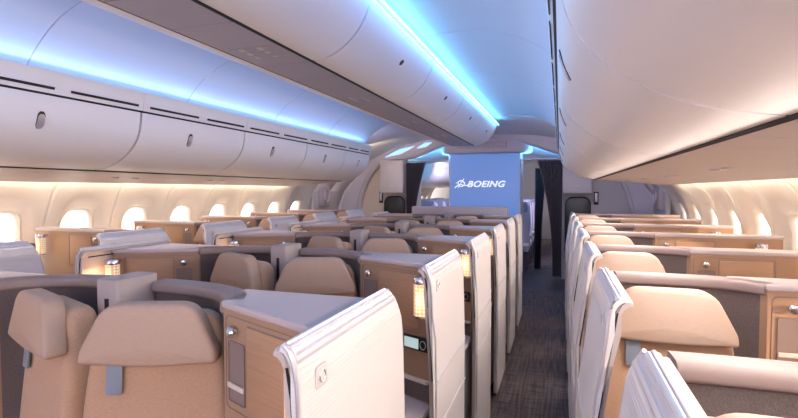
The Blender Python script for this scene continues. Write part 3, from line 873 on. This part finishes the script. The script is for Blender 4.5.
# screen wall
r = empty('screen_wall', (0, YBULK, 0))
box('cabinet', (-0.64, 0.02, 0), (0.62, 0.55, 2.225), 'ctop', r, 0.01)
box('screen_frame', (-0.635, -0.005, 0.28), (0.615, 0.022, 2.20), 'arch', r, 0.006)
sc_o = box('screen', (-0.610, -0.012, 0.30), (0.590, -0.004, 2.180), 'screen', r)
o = smooth_path([(-0.78 + 0, 0.25)], 1) if False else None
ell = [(0.80 * math.copysign(abs(math.cos(a)) ** 0.8, math.cos(a)), 0.13 + 0.42 * math.sin(a)) for a in [2 * math.pi * k / 48 for k in range(48)]]
bm = bmesh.new()
add_loft(bm, [[(p[0] * q, 0.13 + (p[1] - 0.13) * q, z) for p in ell] for q, z in ((0.90, 2.115), (0.97, 2.13), (1.0, 2.17), (1.0, 2.34))])
finish('crown', bm, 'arch', r)
box('header_box', (-0.44, -0.33, 2.195), (0.40, -0.02, 2.30), 'ctop', r, 0.008)
# emblem: globe ring with a sweeping stroke, and the lettering
bm = bmesh.new()
gx, gz = -0.41, 1.605
add_tube(bm, [(gx + 0.055 * math.cos(a), -0.018, gz + 0.055 * math.sin(a)) for a in [2 * math.pi * k / 28 for k in range(28)]], 0.007, 6, closed=True)
sw = [(-0.13, -0.085), (-0.085, -0.045), (-0.02, -0.02), (0.05, -0.035), (0.15, -0.03)]
add_tube(bm, [(gx + p[0] * 0.9, -0.02, gz + p[1]) for p in smooth_path(sw, 5)], [0.004] + [0.009] * 18 + [0.006, 0.003], 6)
sw = [(-0.055, -0.075), (-0.01, 0.0), (0.05, 0.085)]
add_tube(bm, [(gx + p[0], -0.02, gz + p[1]) for p in smooth_path(sw, 5)], 0.006, 6)
sw = [(-0.095, 0.0), (-0.03, 0.04), (0.07, 0.01)]
add_tube(bm, [(gx + p[0], -0.02, gz + p[1]) for p in smooth_path(sw, 5)], 0.005, 6)
finish('emblem', bm, 'logo', r)
cu = bpy.data.curves.new('lettering', 'FONT'); cu.body = 'BOEING'; cu.size = 0.145; cu.shear = 0.28; cu.extrude = 0.004
cu.offset = 0.0035; cu.space_character = 1.05
to = bpy.data.objects.new('lettering_curve', cu); COL.objects.link(to)
bpy.context.view_layer.update()
dg = bpy.context.evaluated_depsgraph_get()
me = bpy.data.meshes.new_from_object(to.evaluated_get(dg)); bpy.data.objects.remove(to)
xs = [v.co.x for v in me.vertices]; x0, x1 = min(xs), max(xs)
for v in me.vertices:
    v.co = Vector((-0.30 + (v.co.x - x0) / (x1 - x0) * 0.66, -0.018 - v.co.z, 1.545 + v.co.y * 1.0))
me.materials.clear(); me.materials.append(M['logo'])
lo = bpy.data.objects.new('lettering', me); COL.objects.link(lo); lo.parent = r
tag(r, 'blue lit screen wall with white lettering between the two doorways', 'screen wall')

# side bulkheads with cabinet, folded crew seat, handset
def bulkhead(s, nm, xin, mt):
    o = prism('wall_bulkhead_' + nm, [(s * xin, 0), (s * 2.66, 0), (s * 2.68, 1.2), (s * 2.55, 1.7), (s * 2.2, 2.0), (s * xin, 2.2)], YBULK, YBULK + 0.9, mt, axis='y')
    tag(o, kind='structure')
    r = empty('wall_cabinet', (s * (xin + 0.22), YBULK, 1.75))
    box('body', (-0.22, -0.30, -0.32), (0.22, -0.002, 0.27), 'bulk', r, 0.012)
    box('door', (-0.205, -0.312, -0.305), (0.205, -0.30, 0.255), 'bulk', r, 0.005)
    box('label_plate', (-0.03, -0.3145, -0.20), (0.03, -0.3125, -0.185), 'cubby_lip', r)
    tag(r, 'grey wall cabinet above the black crew seat, %s of the doorways' % nm, 'cabinet')
    r = empty('crew_seat', (s * (xin + 0.24), YBULK - 0.002, 0.45))
    o = rounded([(-0.2, 0.0), (0.2, 0.0), (0.2, 0.85), (0.13, 0.93), (-0.13, 0.93), (-0.2, 0.85)], 0.06, 4)
    bm = bmesh.new(); add_pillow(bm, o, -0.10, 0.0, 0.03, lambda p: p, crown=0.01); finish('backrest', bm, 'black', r)
    box('folded_cushion', (-0.19, -0.17, 0.0), (0.19, -0.10, 0.42), 'black', r, 0.02, 3)
    tag(r, 'folded black crew seat on the %s bulkhead' % nm, 'crew seat')
    r = empty('handset', (s * (xin + 0.52), YBULK - 0.002, 1.36))
    box('cradle', (-0.035, -0.03, -0.11), (0.035, 0.0, 0.10), 'black', r, 0.006)
    box('receiver', (-0.022, -0.05, -0.07), (0.022, -0.03, 0.08), 'trim', r, 0.008)
    tag(r, 'small crew handset hanging on the %s bulkhead' % nm, 'handset')
bulkhead(-1, 'left', 1.40, 'bulk_warm')
bulkhead(1, 'right', 1.29, 'bulk')

# curtains and rails
def curtain(loc, w_top, w_bot, h, label, phase=0):
    bm = bmesh.new(); rings = []
    n = 56
    for zi in range(12):
        t = zi / 11; z = h * t
        tie = math.exp(-((t - 0.42) / 0.22) ** 2)
        w = w_bot + (w_top - w_bot) * (t ** 2.2)
        amp = 0.035 * (0.5 + 0.5 * t)
        front = []
        for k in range(n):
            u = k / (n - 1)
            front.append((loc[3] * w * u, amp * math.sin(u * 9 * 2 * math.pi + phase), z))
        back = [(p[0], p[1] + 0.008, p[2]) for p in reversed(front)]
        rings.append(front + back)
    add_loft(bm, rings)
    o = finish('curtain', bm, 'curtain', ang=60); o.location = loc[:3]
    tag(o, label, 'curtain'); return o
curtain((1.285, YBULK - 0.10, 0.05, -1), 0.40, 0.14, 1.93, 'dark slate curtain drawn aside at the right edge of the right doorway')
curtain((-1.40, YBULK - 0.10, 0.05, 1), 0.36, 0.10, 1.93, 'dark slate curtain drawn aside at the left edge of the left doorway')
curtain((0.80, YBULK + 1.0, 0.0, 1), 0.22, 0.12, 1.90, 'dark slate curtain further back beyond the right doorway')
for s, nm, a, b in ((1, 'right', 0.62, 1.29), (-1, 'left', 0.64, 1.40)):
    bm = bmesh.new(); add_tube(bm, [(s * a, 0, 0), (s * b, 0, 0)], 0.012, 8); o = finish('curtain_rail', bm, 'trim'); o.location = (0, YBULK - 0.10, 2.0)
    tag(o, 'thin curtain rail across the top of the %s doorway' % nm, 'rail')

# side doors in the vestibule
for s, nm in ((-1, 'left'), (1, 'right')):
    r = empty('door_%d' % (1 if s < 0 else 2), (s * 2.60, 7.55, 0)); tag(r, kind='structure')
    bm = bmesh.new()
    add_box(bm, (-0.04 if s > 0 else -0.02, -0.45, 0.02), (0.02 if s > 0 else 0.04, 0.45, 1.85), 0.015, 2); finish('door_leaf', bm, 'bulk', r)
    box('slide_bustle', (-0.14 if s > 0 else 0.02, -0.40, 0.10), (-0.02 if s > 0 else 0.14, 0.40, 0.75), 'bulk', r, 0.03, 3)
    box('handle_box', (-0.10 if s > 0 else 0.02, -0.30, 1.22), (-0.02 if s > 0 else 0.10, 0.05, 1.58), 'ctop', r, 0.02, 3)
    bm = bmesh.new(); add_tube(bm, [(-s * 0.115, -0.12 + 0.08 * math.cos(a), 1.40 + 0.12 * math.sin(a)) for a in [2 * math.pi * k / 20 for k in range(20)]], 0.012, 8, closed=True)
    finish('door_handle', bm, 'trim', r)

# ------------------------------------------------------------------ rear cabin seen through the doorways
for s in (-1, 1):
    pf = [(s * p[0], p[1]) for p in HEAD + DOOR] + [(s * 2.25, 1.56), (s * 2.25, 1.62), (s * 2.0, 1.95), (s * 1.4, 2.05)]
    ys = [9.66 + 1.1 * k for k in range(6)]
    for k, (a, b) in enumerate(zip(ys, ys[1:])):
        bm = bmesh.new(); add_loft(bm, [[(p[0], y, p[1]) for p in pf] for y in (a + .004, b - .004)]); o = finish('rear_overhead_bin', bm, 'bin')
        tag(o, 'pale overhead bin in the rear cabin, %s side, %s beyond the curtains' % ('left' if s < 0 else 'right', ORD[k]), 'overhead bin', 'rear cabin bins')
for s, nm in ((-1, 'left'), (1, 'right')):
    o = ceil_mesh('ceiling_rear_' + nm, s, 9.6, YEND); tag(o, kind='structure')
o = box('ceiling_rear_crown', (-0.6, 9.6, 2.30), (0.6, YEND, 2.42), 'ceiling'); tag(o, kind='structure')

def make_eco():
    r = empty('cabin_seat')
    o = rounded([(-0.21, 0.42), (0.21, 0.42), (0.22, 0.8), (0.19, 1.10), (-0.19, 1.10), (-0.22, 0.8)], 0.07, 4)
    f = lambda p: (p[0], p[1] + (p[2] - 0.45) * 0.12, 0.42 + (p[2] - 0.42) * 1.2)
    bm = bmesh.new(); add_pillow(bm, o, -0.07, 0.05, 0.03, f, crown=0.006); finish('backrest', bm, 'eco', r)
    o = rounded([(-0.15, 0.95), (0.15, 0.95), (0.15, 1.13), (-0.15, 1.13)], 0.03, 4)
    bm = bmesh.new(); add_pillow(bm, o, -0.10, -0.06, 0.015, f); finish('headrest', bm, 'eco_head', r)
    box('cushion', (-0.21, -0.50, 0.34), (0.21, -0.03, 0.46), 'eco', r, 0.03, 3)
    box('seat_base', (-0.19, -0.40, 0.0), (0.19, -0.05, 0.335), 'curtain', r, 0.01)
    for s in (-1, 1): box('armrest', (s * 0.235 - 0.018, -0.42, 0.60), (s * 0.235 + 0.018, 0.0, 0.64), 'bulk', r, 0.008)
    return r
eco = make_eco(); first = True
XS = [(-0.50, 'left seat of the centre block'), (0.0, 'middle seat of the centre block'), (0.50, 'right seat of the centre block'),
      (-1.45, 'aisle seat of the left block'), (-1.97, 'window seat of the left block'), (1.45, 'aisle seat of the right block'), (1.97, 'window seat of the right block')]
for k in range(5):
    for x, nm in XS:
        o = eco if first else copy_tree(eco); first = False
        o.location = (x, (9.75 if abs(x) < 1 else 10.15) + 0.80 * k, 0)
        tag(o, 'lavender rear cabin seat, %s, %s row beyond the screen wall' % (nm, ORD[k]), 'seat', 'rear cabin seats')
